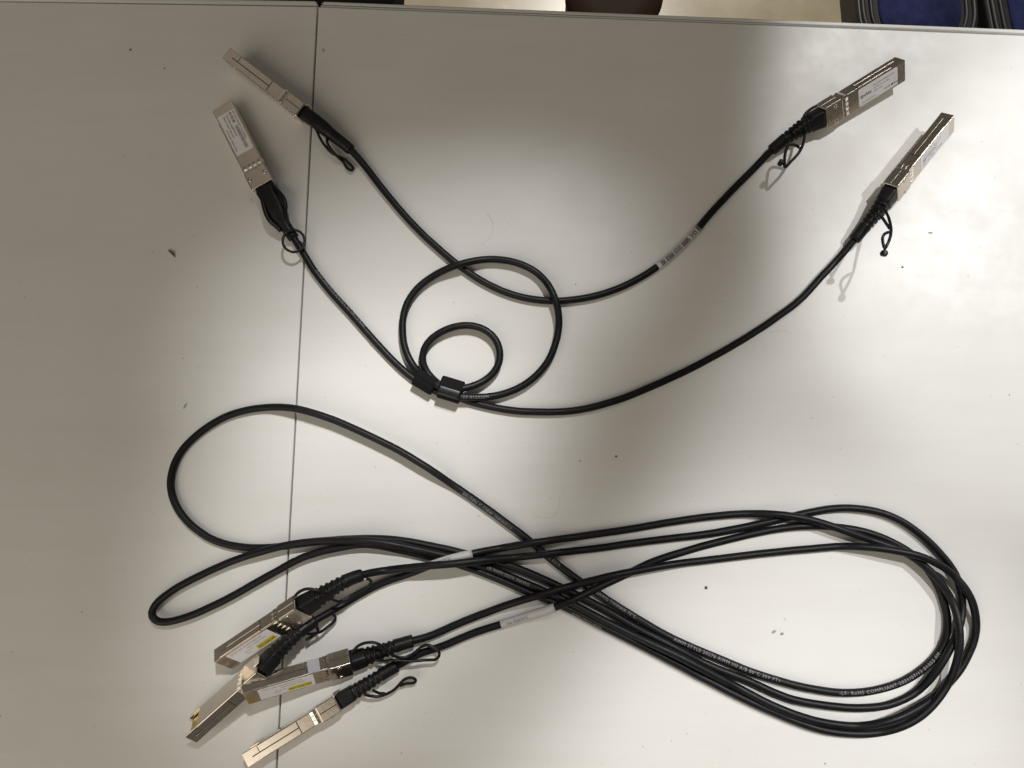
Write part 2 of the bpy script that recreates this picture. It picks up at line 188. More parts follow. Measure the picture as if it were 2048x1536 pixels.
# plated die-cast shell
m, n, l, b = mat('nickel_plate', (0.68, 0.62, 0.545), 0.24, 1.0)
nz = noise(n, l, 520, 4, 0.65)
r1 = ramp(n, l, nz.outputs['Fac'], [(0.25, (0.17,) * 3), (0.8, (0.27,) * 3)])
l.new(r1.outputs[0], b.inputs['Roughness'])
nt = noise(n, l, 130, 4, 0.6)
r2 = ramp(n, l, nt.outputs['Fac'], [(0.3, (0.63, 0.57, 0.495)), (0.7, (0.72, 0.66, 0.585))])
l.new(r2.outputs[0], b.inputs['Base Color'])
wav = noise(n, l, 45, 2, 0.5)
bump(n, l, b, wav.outputs['Fac'], 0.02, 0.0006)
M['metal'] = m
m, n, l, b = mat('bright_spring_metal', (0.80, 0.76, 0.70), 0.16, 1.0); M['bright'] = m
m, n, l, b = mat('dark_seam', (0.03, 0.024, 0.02), 0.6); M['gap'] = m
m, n, l, b = mat('gold_contact', (0.78, 0.60, 0.16), 0.28, 1.0); M['gold'] = m
m, n, l, b = mat('board_green', (0.10, 0.11, 0.03), 0.5); M['board'] = m

# paper and print
m, n, l, b = mat('sticker_paper', (0.74, 0.73, 0.75), 0.5)
nz = noise(n, l, 90, 4, 0.6)
r1 = ramp(n, l, nz.outputs['Fac'], [(0.3, (0.76, 0.75, 0.77)), (0.7, (0.83, 0.82, 0.84))])
l.new(r1.outputs[0], b.inputs['Base Color'])
M['paper'] = m
m, n, l, b = mat('shaded_wrap_paper', (0.52, 0.51, 0.51), 0.45); M['wrap'] = m  # white label paper greyed, shade of the dim zone put into its colour
m, n, l, b = mat('clear_tape', (0.42, 0.41, 0.45), 0.35); M['tape'] = m
m, n, l, b = mat('yellow_print', (0.62, 0.56, 0.02), 0.5); M['yellow'] = m
m, n, l, b = mat('dark_print', (0.035, 0.033, 0.035), 0.6); M['ink'] = m
m, n, l, b = mat('grey_print', (0.20, 0.195, 0.20), 0.6); M['greyink'] = m
m, n, l, b = mat('cable_print', (0.25, 0.25, 0.26), 0.6); M['print'] = m

# hook and loop strap, woven
m, n, l, b = mat('woven_strap', (0.007, 0.007, 0.0075), 0.85, 0.0, 0.25)
wv = n.new('ShaderNodeTexWave'); wv.inputs['Scale'].default_value = 420; wv.inputs['Distortion'].default_value = 1.5
tc = n.new('ShaderNodeTexCoord'); l.new(tc.outputs['Object'], wv.inputs['Vector'])
bump(n, l, b, wv.outputs['Fac'], 0.5, 0.0004)
M['strap'] = m
m, n, l, b = mat('glossy_strap_edge', (0.010, 0.010, 0.011), 0.32); M['strap_edge'] = m

# floor, bags, pot
m, n, l, b = mat('floor_stone', (0.42, 0.36, 0.26), 0.30)
nz = noise(n, l, 9, 6, 0.6)
r1 = ramp(n, l, nz.outputs['Fac'], [(0.28, (0.36, 0.30, 0.20)), (0.5, (0.46, 0.39, 0.28)), (0.72, (0.58, 0.50, 0.39))])
vn = noise(n, l, 38, 3, 0.5)
r2 = ramp(n, l, vn.outputs['Fac'], [(0.60, (1, 1, 1)), (0.70, (1.22, 1.2, 1.16))])
mx = n.new('ShaderNodeMix'); mx.data_type = 'RGBA'; mx.blend_type = 'MULTIPLY'; mx.inputs['Factor'].default_value = 0.8
l.new(r1.outputs[0], mx.inputs['A']); l.new(r2.outputs[0], mx.inputs['B'])
l.new(mx.outputs['Result'], b.inputs['Base Color'])
M['floor'] = m
m, n, l, b = mat('blue_fabric', (0.022, 0.030, 0.105), 0.85, 0.0, 0.2)
nz = noise(n, l, 75, 5, 0.6)
r1 = ramp(n, l, nz.outputs['Fac'], [(0.3, (0.018, 0.024, 0.085)), (0.7, (0.034, 0.043, 0.135))])
l.new(r1.outputs[0], b.inputs['Base Color'])
nf = noise(n, l, 900, 2, 0.5); bump(n, l, b, nf.outputs['Fac'], 0.5, 0.0006)
M['blue'] = m
m, n, l, b = mat('black_piping', (0.020, 0.020, 0.020), 0.5); M['piping'] = m
m, n, l, b = mat('dark_brown_leather', (0.022, 0.009, 0.004), 0.65, 0.0, 0.15)
nz = noise(n, l, 160, 4, 0.6); bump(n, l, b, nz.outputs['Fac'], 0.3, 0.0008)
M['brown'] = m
m, n, l, b = mat('black_vinyl', (0.003, 0.0022, 0.0022), 0.8, 0.0, 0.08); M['vinyl'] = m
m, n, l, b = mat('brown_flake', (0.13, 0.062, 0.035), 0.7); M['flake'] = m
m, n, l, b = mat('dark_speck', (0.05, 0.045, 0.04), 0.8); M['speck'] = m
m, n, l, b = mat('pale_crumb', (0.36, 0.355, 0.34), 0.8); M['crumb'] = m

# ---------------------------------------------------------------- mesh helpers
def link(name, me, material, parent=None, smooth=False, loc=None, rot=None):
    if material is not None and not me.materials: me.materials.append(material)
    if smooth:
        me.polygons.foreach_set('use_smooth', [True] * len(me.polygons))
    o = bpy.data.objects.new(name, me)
    COL.objects.link(o)
    if parent is not None:
        o.parent = parent
    if loc is not None: o.location = loc
    if rot is not None: o.rotation_euler = rot
    return o

def from_bm(bm, name):
    me = bpy.data.meshes.new(name)
    bmesh.ops.recalc_face_normals(bm, faces=bm.faces[:])
    bm.to_mesh(me); bm.free()
    return me

def bm_box(bm, x0, x1, y0, y1, z0, z1, bev=0.0, seg=2):
    """a bevelled box, millimetres in, metres out"""
    t = bmesh.new()
    bmesh.ops.create_cube(t, size=1.0)
    for v in t.verts:
        v.co = Vector(((x0 + x1) / 2 + v.co.x * (x1 - x0), (y0 + y1) / 2 + v.co.y * (y1 - y0), (z0 + z1) / 2 + v.co.z * (z1 - z0))) * MM
    if bev:
        bmesh.ops.bevel(t, geom=t.edges[:] , offset=bev * MM, segments=seg, profile=0.5, affect='EDGES')
    tmp = bpy.data.meshes.new('t'); t.to_mesh(tmp); t.free()
    bm.from_mesh(tmp); bpy.data.meshes.remove(tmp)

def box_mesh(name, *a, **k):
    bm = bmesh.new(); bm_box(bm, *a, **k); return from_bm(bm, name)

def prism(bm, pts, z0, z1, bev=0.0):
    """extrude an xy outline (metres) from z0 to z1"""
    t = bmesh.new()
    vs = [t.verts.new((p[0], p[1], z0)) for p in pts]
    f = t.faces.new(vs)
    e = bmesh.ops.extrude_face_region(t, geom=[f])
    for g in e['geom']:
        if isinstance(g, bmesh.types.BMVert): g.co.z = z1
    bmesh.ops.recalc_face_normals(t, faces=t.faces[:])
    if bev:
        es = [ed for ed in t.edges if all(abs(v.co.z - max(z0, z1)) < 1e-9 for v in ed.verts)]
        bmesh.ops.bevel(t, geom=es, offset=bev, segments=3, profile=0.5, affect='EDGES')
    tmp = bpy.data.meshes.new('t'); t.to_mesh(tmp); t.free()
    bm.from_mesh(tmp); bpy.data.meshes.remove(tmp)

def catmull(P, step):
    P = [Vector(p) for p in P]
    Q = [2 * P[0] - P[1]] + P + [2 * P[-1] - P[-2]]
    out = []
    for i in range(1, len(Q) - 2):
        p0, p1, p2, p3 = Q[i - 1:i + 3]
        k = max(1, int(round((p2 - p1).length / step)))
        for j in range(k):
            t = j / k
            out.append(0.5 * ((2 * p1) + (p2 - p0) * t + (2 * p0 - 5 * p1 + 4 * p2 - p3) * t * t + (3 * p1 - p0 - 3 * p2 + p3) * t ** 3))
    out.append(P[-1])
    return out

class Path:
    """centre line with arc length, tangents and a transported frame"""
    def __init__(s, pts, yref=None):
        s.p = pts; n = len(pts)
        s.s = [0.0]
        for a, b2 in zip(pts, pts[1:]): s.s.append(s.s[-1] + (b2 - a).length)
        s.t = [(pts[min(i + 1, n - 1)] - pts[max(i - 1, 0)]).normalized() for i in range(n)]
        y = Vector(yref) if yref is not None else Vector((0, 0, 1)).cross(s.t[0])
        s.y = []
        for t in s.t:
            y = (y - t * y.dot(t)).normalized(); s.y.append(y)
        s.len = s.s[-1]
    def at(s, d):
        d = min(max(d, 0.0), s.len)
        lo, hi = 0, len(s.s) - 1
        while hi - lo > 1:
            mid = (lo + hi) // 2
            if s.s[mid] <= d: lo = mid
            else: hi = mid
        f = (d - s.s[lo]) / max(s.s[hi] - s.s[lo], 1e-9)
        p = s.p[lo].lerp(s.p[hi], f); t = s.t[lo].lerp(s.t[hi], f).normalized()
        y = s.y[lo].lerp(s.y[hi], f); y = (y - t * y.dot(t)).normalized()
        return p, t, y, t.cross(y)

def sweep(name, path, stations, section, nseg=14, cap=True):
    """section(d, a) -> (offset along y, offset along z) in metres"""
    V, F = [], []
    for d in stations:
        p, t, y, z = path.at(d)
        for k in range(nseg):
            a = 2 * math.pi * k / nseg
            oy, oz = section(d, a)
            V.append(p + y * oy + z * oz)
    m_ = len(stations)
    for i in range(m_ - 1):
        for k in range(nseg):
            k2 = (k + 1) % nseg
            F.append((i * nseg + k, i * nseg + k2, (i + 1) * nseg + k2, (i + 1) * nseg + k))
    if cap:
        F.append(tuple(range(nseg - 1, -1, -1)))
        F.append(tuple((m_ - 1) * nseg + k for k in range(nseg)))
    me = bpy.data.meshes.new(name)
    me.from_pydata([tuple(v) for v in V], [], F)
    me.update()
    return me

def steps(a, b2, st):
    k = max(2, int((b2 - a) / st) + 1)
    return [a + (b2 - a) * i / (k - 1) for i in range(k)]

def rnd(r):
    return lambda d, a: (r * math.cos(a), r * math.sin(a))

FONT = {}
def text_mesh(body, size, spacing=1.0, align='LEFT', bold=0.018):
    c = bpy.data.curves.new('txt', 'FONT')
    c.body = body; c.size = size; c.space_character = spacing; c.align_x = align
    c.resolution_u = 2
    c.offset = bold * size
    o = bpy.data.objects.new('txt', c); COL.objects.link(o)
    dg = bpy.context.evaluated_depsgraph_get(); dg.update()
    me = bpy.data.meshes.new_from_object(o.evaluated_get(dg))
    bpy.data.objects.remove(o); bpy.data.curves.remove(c)
    me.materials.clear()
    return me

def thing(name, label, cat, loc=(0, 0, 0), group=None):
    o = bpy.data.objects.new(name, None)
    o.empty_display_size = 0.01
    COL.objects.link(o)
    o.location = loc
    o['label'] = label; o['category'] = cat
    if group: o['group'] = group
    return o

def tag(o, label, cat, group=None):
    o['label'] = label; o['category'] = cat
    if group: o['group'] = group
    return o

# ---------------------------------------------------------------- the two tables
def table(outline, rim_in, label, wear):
    t = thing('white_table', label, 'table', (0, 0, -0.028), 'white tables pushed together')
    bm = bmesh.new(); prism(bm, rim_in, 0.0, 0.028, 0.0005)
    o = link('tabletop', from_bm(bm, 'tabletop'), M['table'], t)
    bm = bmesh.new(); prism(bm, outline, 0.0, 0.0278, 0.0010)
    link('edge_trim', from_bm(bm, 'edge_trim'), M['table'], t, True)
    return t

def lerp2(a, b2, f): return (a[0] + (b2[0] - a[0]) * f, a[1] + (b2[1] - a[1]) * f)
# right table: far edge and seam side as measured; the sheet runs on past the frame
ux = Vector((437.9, -18.9)).normalized(); uy = Vector((9.2, 439.0)).normalized()
c0 = Vector((-0.1216, 0.2386))                 # far left corner of the right top sheet
def rt(a, b2): q = c0 + ux * a + uy * b2; return (q.x, q.y)
right_in = [rt(0.0000, -0.75), rt(0.85, -0.75), rt(0.85, 0.0), rt(0.0, 0.0)]
E1 = 0.0042
def fan(cx, cy, r, a0, a1, k=5):
    return [rt(cx + r * math.cos(a0 + (a1 - a0) * i / k), cy + r * math.sin(a0 + (a1 - a0) * i / k)) for i in range(k + 1)]
right_trim = [rt(0.0012, 0.0009), rt(0.85, 0.0009), rt(0.85, E1)] + fan(0.0042, E1 - 0.0032, 0.0032, math.pi / 2, math.pi)
table(right_trim, right_in, 'larger white tabletop right of the dark seam, under most of the cables', 1)
vx = Vector((198.9, -3.3)).normalized()
k0 = Vector((-0.1225, 0.2388))
def lt(a, b2): q = k0 - vx * a + uy * b2; return (q.x, q.y)
left_in = [lt(0.0, 0.0), lt(0.62, 0.0), lt(0.62, -0.75), lt(0.0, -0.75)]
left_trim = [lt(0.0004, 0.0009), lt(0.0004, E1 - 0.0012), lt(0.0016, E1), lt(0.62, E1), lt(0.62, 0.0009)]
table(left_trim, left_in, 'white tabletop left of the dark seam, mostly bare and shaded', 2)

# ---------------------------------------------------------------- floor and the things on it, seen past the far edge
fl = bpy.data.meshes.new('floor')
fl.from_pydata([(-3, -2, -0.74), (3, -2, -0.74), (3, 4, -0.74), (-3, 4, -0.74)], [], [(0, 1, 2, 3)])
fo = link('floor', fl, M['floor']); fo['kind'] = 'structure'

def rounded(w, h, r, k=10):
    pts = []
    for cx, cy, a0 in ((w / 2 - r, h / 2 - r, 0), (-w / 2 + r, h / 2 - r, 90), (-w / 2 + r, -h / 2 + r, 180), (w / 2 - r, -h / 2 + r, 270)):
        for i in range(k + 1):
            a = R(a0 + 90 * i / k)
            pts.append((cx + r * math.cos(a), cy + r * math.sin(a)))
    return pts

def bag(loc, rz, label):
    t = thing('padded_bag', label, 'bag', loc, 'blue padded bags on the floor')
    t.rotation_euler = (0, 0, rz)
    out = rounded(0.198, 0.34, 0.095)
    bm = bmesh.new(); prism(bm, out, 0.0, 0.055, 0.006); link('body', from_bm(bm, 'body'), M['piping'], t, False)
    inn = rounded(0.130, 0.275, 0.062)
    bm = bmesh.new(); prism(bm, inn, 0.050, 0.062, 0.005); link('panel', from_bm(bm, 'panel'), M['blue'], t, True)
    for off, rr in ((0.0, 0.0042), (-0.013, 0.0034)):
        pts = [Vector((x, y, 0.056)) for x, y in rounded(0.180 + 2 * off, 0.322 + 2 * off, 0.087 + off, 12)]
        pts.append(pts[0].copy())
        pa = Path(pts, (0, 0, 1))
        link('piping', sweep('piping', pa, pa.s, rnd(rr), 8, False), M['piping'], t, True)
    return t
bag((0.655, 0.760, -0.74), R(2), 'blue padded bag with black ribbed rim, the left one of the two past the table')
bag((0.862, 0.745, -0.74), R(6), 'blue padded bag with black ribbed rim at the far right corner')

# dark brown round stool foot / pot: tapering body with a lip
def lathe(name, prof, k=48):
    V, F = [], []
    for r_, z in prof:
        for i in range(k):
            a = 2 * math.pi * i / k
            V.append((r_ * math.cos(a), r_ * math.sin(a), z))
    for j in range(len(prof) - 1):
        for i in range(k):
            F.append((j * k + i, j * k + (i + 1) % k, (j + 1) * k + (i + 1) % k, (j + 1) * k + i))
    F.append(tuple(range(k - 1, -1, -1))); F.append(tuple((len(prof) - 1) * k + i for i in range(k)))
    me = bpy.data.meshes.new(name); me.from_pydata(V, [], F); me.update()
    return me
t = thing('brown_stool', 'dark brown rounded leather stool standing on the floor past the table', 'stool', (0.157, 0.676, -0.74))
link('body', lathe('body', [(0.064, 0), (0.068, 0.004), (0.071, 0.04), (0.073, 0.09), (0.071, 0.098)]), M['brown'], t, True)
link('cushion', lathe('cushion', [(0.070, 0.097), (0.075, 0.102), (0.076, 0.112), (0.070, 0.119), (0.04, 0.122)]), M['brown'], t, True)
t = thing('dark_case', 'black case standing on the floor beyond the seam', 'case', (-0.330, 0.70, -0.74))
bm = bmesh.new(); bm_box(bm, -170, 148, -50, 60, 0, 110, 6, 3); link('body', from_bm(bm, 'body'), M['vinyl'], t)
bm = bmesh.new(); bm_box(bm, -168, 146, -48, 58, 110.5, 122, 4, 3); link('lid', from_bm(bm, 'lid'), M['vinyl'], t)

# ---------------------------------------------------------------- connector parts, shared meshes
def connector_mesh():
    bm = bmesh.new()
    bm_box(bm, 9.0, 44.6, -6.8, 6.8, -4.0, 4.0, 0.45)
    for sgn in (-1, 1):
        a, b2 = sorted((sgn * 5.9, sgn * 6.8))
        bm_box(bm, 0.0, 9.6, a, b2, -4.0, 4.0, 0.3)
    bm_box(bm, 0.0, 9.6, -6.5, 6.5, 3.1, 4.0, 0.3)
    bm_box(bm, 45.1, 57.0, -6.95, 6.95, -4.8, 4.8, 0.6)
    bm_box(bm, 44.2, 45.6, -6.5, 6.5, -4.3, 4.3, 0.2)
    return from_bm(bm, 'connector')
def stud_mesh():
    me = bpy.data.meshes.new('latch_stud')
    k = 12; V = []; F = []
    for r_, z in ((1.25, 0), (1.25, 0.28), (0.95, 0.45)):
        for i in range(k): V.append((r_ * math.cos(2 * math.pi * i / k) * MM, r_ * math.sin(2 * math.pi * i / k) * MM, z * MM))
    for j in range(2):
        for i in range(k): F.append((j * k + i, j * k + (i + 1) % k, (j + 1) * k + (i + 1) % k, (j + 1) * k + i))
    F.append(tuple(2 * k + i for i in range(k)))
    me.from_pydata(V, [], F); me.update(); return me
CONN = connector_mesh(); CONN.materials.append(M['metal'])
def wedge():
    bm = bmesh.new()
    P = [(-1.6, 0), (1.4, 0), (1.6, 0.12), (0.6, 0.62), (-1.6, 0.1)]
    a = [bm.verts.new((x * MM, -1.05 * MM, z * MM)) for x, z in P]; b2 = [bm.verts.new((x * MM, 1.05 * MM, z * MM)) for x, z in P]
    bm.faces.new(a); bm.faces.new(b2[::-1])
    for i in range(5): bm.faces.new((a[i], b2[i], b2[(i + 1) % 5], a[(i + 1) % 5]))
    return from_bm(bm, 'spring_finger')
FINGER = wedge(); FINGER.materials.append(M['bright'])
STUD = stud_mesh(); STUD.materials.append(M['metal'])
PLATE_A = box_mesh('side_plate', 4.2, 33.0, -3.5, -0.36, 0, 0.42, bev=0.1, seg=1); PLATE_A.materials.append(M['metal'])
PLATE_B = box_mesh('side_plate', 9.2, 33.0, 0.06, 3.5, 0, 0.42, bev=0.1, seg=1); PLATE_B.materials.append(M['metal'])
PLATE_C = box_mesh('side_plate', 33.35, 41.0, -3.5, 3.5, 0, 0.30, bev=0.08, seg=1); PLATE_C.materials.append(M['metal'])
PLATE_D = box_mesh('side_plate', 46.0, 56.4, 0.16, 4.3, 0, 0.36, bev=0.1, seg=1); PLATE_D.materials.append(M['metal'])
PLATE_E = box_mesh('side_plate', 46.0, 56.4, -4.3, -0.16, 0, 0.36, bev=0.1, seg=1); PLATE_E.materials.append(M['metal'])
def gap_mesh():
    bm = bmesh.new()
    bm_box(bm, 4.6, 33.2, -0.40, 0.10, 0, 0.16)
    bm_box(bm, 8.75, 9.3, 0.1, 3.4, 0, 0.15)
    bm_box(bm, 32.95, 33.4, -3.4, 3.4, 0, 0.14)
    bm_box(bm, 45.9, 56.3, -0.2, 0.2, 0.15, 0.30)
    return from_bm(bm, 'seam_gap')
GAP = gap_mesh(); GAP.materials.append(M['gap'])
BOARD = box_mesh('circuit_board', 1.0, 9.2, -4.9, 4.9, -1.6, -0.4); BOARD.materials.append(M['board'])
PAD = box_mesh('gold_contact', 0.0, 6.8, -0.38, 0.38, -0.06, 0.06); PAD.materials.append(M['gold'])
LATCH = box_mesh('latch', 55.5, 59.6, -2.6, 2.6, -5.75, -4.95, bev=0.25); LATCH.materials.append(M['bright'])

def sticker_mesh(x0, x1, hw, rad=0.9):
    bm = bmesh.new()
    pts = [((x0 + x1) / 2 * MM + p[0], p[1]) for p in rounded((x1 - x0) * MM, 2 * hw * MM, rad * MM, 4)]
    prism(bm, pts, 4.0 * MM, 4.09 * MM)
    return from_bm(bm, 'sticker')

def print_on(parent, body, x, y, size, flip, material, spacing=1.0, z=4.115, name='print'):
    me = text_mesh(body, size * MM, spacing)
    for v in me.vertices:
        if flip: v.co.x, v.co.y = x * MM - v.co.x, y * MM - v.co.y
        else: v.co.x, v.co.y = x * MM + v.co.x, y * MM + v.co.y
        v.co.z = z * MM
    return link(name, me, material, parent)

def bar_on(parent, x0, x1, y0, y1, material, z=4.115, name='print_block'):
    me = bpy.data.meshes.new(name)
    me.from_pydata([(x0 * MM, y0 * MM, z * MM), (x1 * MM, y0 * MM, z * MM), (x1 * MM, y1 * MM, z * MM), (x0 * MM, y1 * MM, z * MM)], [], [(0, 1, 2, 3)])
    return link(name, me, material, parent)

def barcode_on(parent, x0, x1, y0, y1, seed, z=4.115):
    rg = random.Random(seed); V, F = [], []
    x = x0
    while x < x1:
        w = rg.choice((0.14, 0.22, 0.36))
        k = len(V); V += [(x * MM, y0 * MM, z * MM), (min(x + w, x1) * MM, y0 * MM, z * MM), (min(x + w, x1) * MM, y1 * MM, z * MM), (x * MM, y1 * MM, z * MM)]
        F.append((k, k + 1, k + 2, k + 3)); x += w + rg.choice((0.14, 0.22, 0.3))
    me = bpy.data.meshes.new('barcode'); me.from_pydata(V, [], F)
    return link('barcode', me, M['ink'], parent)

def connector(parent, key):
    px, py, pz, yaw, pitch, roll = POSES[key]
    base = parent.location
    o = link('connector', CONN, None, parent, False, Vector((px, py, pz)) * MM - base, (roll, pitch, yaw))
    for sgn in (1, -1):
        # long thin faces
        rot = (R(-90) if sgn > 0 else R(90), 0, 0)
        link('seam_gap', GAP, None, o, False, (0, sgn * 6.70 * MM, 0), rot)
        for me, yy in ((PLATE_A, 6.70), (PLATE_B, 6.70), (PLATE_C, 6.70), (PLATE_D, 6.85), (PLATE_E, 6.85)):
            link('side_plate', me, None, o, False, (0, sgn * yy * MM, 0), rot)
        for i in range(3):
            link('spring_finger', FINGER, None, o, False, (42.6 * MM, sgn * 6.75 * MM, (i - 1) * 2.5 * MM), rot)
        for i in range(4):
            link('spring_finger', FINGER, None, o, False, (42.6 * MM, (i - 1.5) * 3.2 * MM, sgn * 3.97 * MM), (0 if sgn > 0 else R(180), 0, 0))
        link('latch_stud', STUD, None, o, True, (50.5 * MM, sgn * 5.0 * MM, 4.78 * MM))
    bo = link('circuit_board', BOARD, None, o)
    for i in range(8):
        link('gold_contact', PAD, None, o, False, (1.3 * MM, (i - 3.5) * 1.15 * MM, -1.63 * MM))
    link('latch', LATCH, None, o)
    return o

def plug_axes(key):
    _, _, _, yaw, pitch, roll = POSES[key]
    return Euler((roll, pitch, yaw), 'XYZ').to_matrix()

def superell(a, b2, n):
    def f(ang):
        c, s = math.cos(ang), math.sin(ang)
        return (a * math.copysign(abs(c) ** (2 / n), c), b2 * math.copysign(abs(s) ** (2 / n), s))
    return f

def interp(tab, x):
    for (x0, v0), (x1, v1) in zip(tab, tab[1:]):
        if x <= x1:
            f = max(0, (x - x0) / (x1 - x0)); f = f * f * (3 - 2 * f)
            return v0 + (v1 - v0) * f
    return tab[-1][1]

def boot(parent, key, path_pts, style):
    base = parent.location
    pts = [p - base for p in path_pts]
    pa = Path(pts, plug_axes(key).col[1])
    L = 0.0355
    if style == 'smooth':
        A = [(0, 5.4), (6, 5.3), (12, 6.0), (20, 5.6), (26, 3.9), (29, 3.5), (40, 3.4)]
        B = [(0, 4.0), (14, 4.1), (24, 3.6), (30, 3.4), (40, 3.3)]
        N = [(0, 6.0), (14, 3.4), (26, 2.2), (40, 2.0)]
        ribs = []
    else:
        A = [(0, 5.6), (7, 5.3), (12, 4.6), (24, 3.9), (30, 3.6), (40, 3.45)]
        B = [(0, 4.3), (7, 4.2), (12, 4.0), (24, 3.6), (30, 3.5), (40, 3.4)]
        N = [(0, 7.0), (9, 4.5), (18, 2.8), (30, 2.1), (40, 2.0)]
        ribs = [9.2, 12.2, 15.2, 18.2, 21.2, 24.2]
    def sec(d, a):
        x = d / MM
        k = 1.0
        for rb in ribs:
            q = abs(x - rb)
            if q < 0.95: k = 1.0 - 0.15 * min(1, (0.95 - q) / 0.35)
        if x > 34.9: k *= 0.93
        u, v = superell(interp(A, x) * MM * k, interp(B, x) * MM * k, interp(N, x))(a)
        return u, v
    st = set(steps(0.0, L, 0.0016))
    for rb in ribs:
        for q in (-0.96, -0.6, 0.6, 0.96): st.add((rb + q) * MM)
    st.add(0.0349)
    return link('strain_relief', sweep('strain_relief', pa, sorted(st), sec, 24), M['rubber'], parent, True)

def cable_text(parent, path, s0, body, size, direction, tilt=0.0, rad=2.19, material=None, spacing=1.05, name='print'):
    """lettering wrapped on the round jacket; direction +1 reads along the path"""
    me = text_mesh(body, size * MM, spacing, bold=0.0 if material is None else 0.015)
    # cut the letters into thin rows so that they bend round the jacket
    tb = bmesh.new(); tb.from_mesh(me)
    for i in range(-4, 14):
        bmesh.ops.bisect_plane(tb, geom=tb.verts[:] + tb.edges[:] + tb.faces[:], plane_co=(0, i * 0.09 * size * MM, 0), plane_no=(0, 1, 0))
    tb.to_mesh(me); tb.free()
    camp = cam.location
    for v in me.vertices:
        tx, ty = v.co.x, v.co.y - 0.36 * size * MM
        p, t, y, z = path.at(s0 * MM + direction * tx)
        up = camp - (p + parent.location)
        n_ = (up - t * up.dot(t)).normalized()
        u = n_.cross(t * direction)
        al = ty / (rad * MM) + tilt
        v.co = p + (n_ * math.cos(al) + u * math.sin(al)) * (rad * MM + 0.00003)
    me.update()
    return link(name, me, material or M['print'], parent)

def wrap_label(parent, path, s0, s1, rad=2.42):
    me = sweep('label_wrap', path, steps(s0 * MM, s1 * MM, 0.0025), rnd(rad * MM), 18)
    return link('label_wrap', me, M['wrap'], parent, True)

def cable_thing(key, plugs, styles, label):
    raw = parse(PATHS[key])
    pts = catmull(raw, 0.0022)
    base = Vector((raw[0].x, raw[0].y, 0))
    t = thing('network_cable', label, 'cable', base)
    loc = [p - base for p in pts]
    path = Path(loc)
    L = path.len
    link('jacket', sweep('jacket', path, steps(0.012, L - 0.012, 0.0024), rnd(2.15 * MM), 16), M['jacket'], t, True)
    conns = {}
    for k, pk in enumerate(plugs):
        conns[pk] = connector(t, pk)
        head = pts[:60] if k == 0 else pts[::-1][:60]
        boot(t, pk, head, styles[k])
        for i, cd in enumerate(CORDS[pk]):
            cp = catmull([p - base for p in parse(cd)], 0.0012)
            pc = Path(cp)
            r_ = 0.85 if pk != 'P2' else (1.35 if i < 2 else 0.8)
            link('pull_cord', sweep('pull_cord', pc, pc.s, rnd(r_ * MM), 8), M['cord'], t, True)
            if pk in ('P3', 'P4') and i == 2:
                kn = Path([cp[-1] - (cp[-1] - cp[0]).normalized() * 0.0012, cp[-1] + (cp[-1] - cp[0]).normalized() * 0.0016])
                link('cord_knot', sweep('cord_knot', kn, steps(0, kn.len, 0.0004), lambda d, a, L_=kn.len: superell(2.1 * MM * (0.75 + 0.25 * math.sin(math.pi * d / L_)), 1.6 * MM, 2.6)(a), 12), M['cord'], t, True)
    return t, path, conns

# ---------------------------------------------------------------- cable A: the plain arc at the top
tA, pA, cA = cable_thing('A', ('P1', 'P3'), ('smooth', 'ribbed'), 'short black cable sagging in one open arc along the top with a barcode wrap')
wrap_label(tA, pA, 262, 297)
cable_text(tA, pA, 264.5, 'BI EBII 010 IBIB  H3 B', 4.0, 1, 0.05, 2.46, M['ink'], 0.92)
s3 = link('sticker', sticker_mesh(5.6, 33.5, 5.7), M['paper'], cA['P3'])
c3 = cA['P3']
print_on(c3, 'ipolex', 32.4, 0.6, 3.3, True, M['ink'], 0.98)
print_on(c3, 'DAC SFP-H10GB-CU1M', 23.2, -2.6, 1.45, True, M['greyink'])
print_on(c3, '10G SFP+ Passive Cable', 23.2, -0.6, 1.2, True, M['greyink'])
print_on(c3, 'Length: 0.5m', 23.2, 1.2, 1.25, True, M['greyink'])
print_on(c3, 'S/N: IP2107130122', 31.5, 4.4, 1.25, True, M['greyink'])
print_on(c3, 'CE FC \u25a0 RoHS', 15.5, 4.0, 1.7, True, M['ink'])

# ---------------------------------------------------------------- cable B: bound into a big and a small loop
tB, pB, cB = cable_thing('B', ('P2', 'P4'), ('smooth', 'ribbed'), 'black cable bound by two straps into one large and one small loop')
cable_text(tB, pB, 178, '7/23 012330M', 2.5, 1, 0.1, spacing=1.2)
cable_text(tB, pB, 60, 'E215336 AWM STYLE 20276 80\u00b0C 30V VW-1 LF RoHS', 1.9, 1, 0.55)
c2 = cB['P2']
link('sticker', sticker_mesh(5.4, 33.2, 5.7), M['paper'], c2)
print_on(c2, 'SFP+ Direct Attach', 6.4, 4.0, 1.25, False, M['ink'])
print_on(c2, 'E10GB', 6.4, 1.4, 2.5, False, M['ink'])
barcode_on(c2, 15.6, 31.2, 1.2, 3.4, 4)
print_on(c2, 'S/N CA21070300461', 16.0, 4.0, 1.15, False, M['ink'])
print_on(c2, 'P/N CAB-10GSFP-P0.5M', 7.0, -0.8, 1.45, False, M['ink'])
print_on(c2, 'Twinax Copper Cable 0.5m', 7.0, -2.7, 1.35, False, M['ink'])
print_on(c2, 'CE FC RoHS  Made in China', 15.4, -4.7, 1.3, False, M['ink'])
c4 = cB['P4']
link('sticker', sticker_mesh(5.6, 33.5, 5.7), M['paper'], c4)
print_on(c4, 'SFP-10G-CU', 31.8, 1.0, 2.6, True, M['ink'])
print_on(c4, '10GBASE-CU SFP+ Cable 0.5 Meter', 31.8, -3.0, 1.25, True, M['greyink'])
print_on(c4, 'S/N: CA2107030046  REV A', 31.8, -1.1, 1.35, True, M['greyink'])
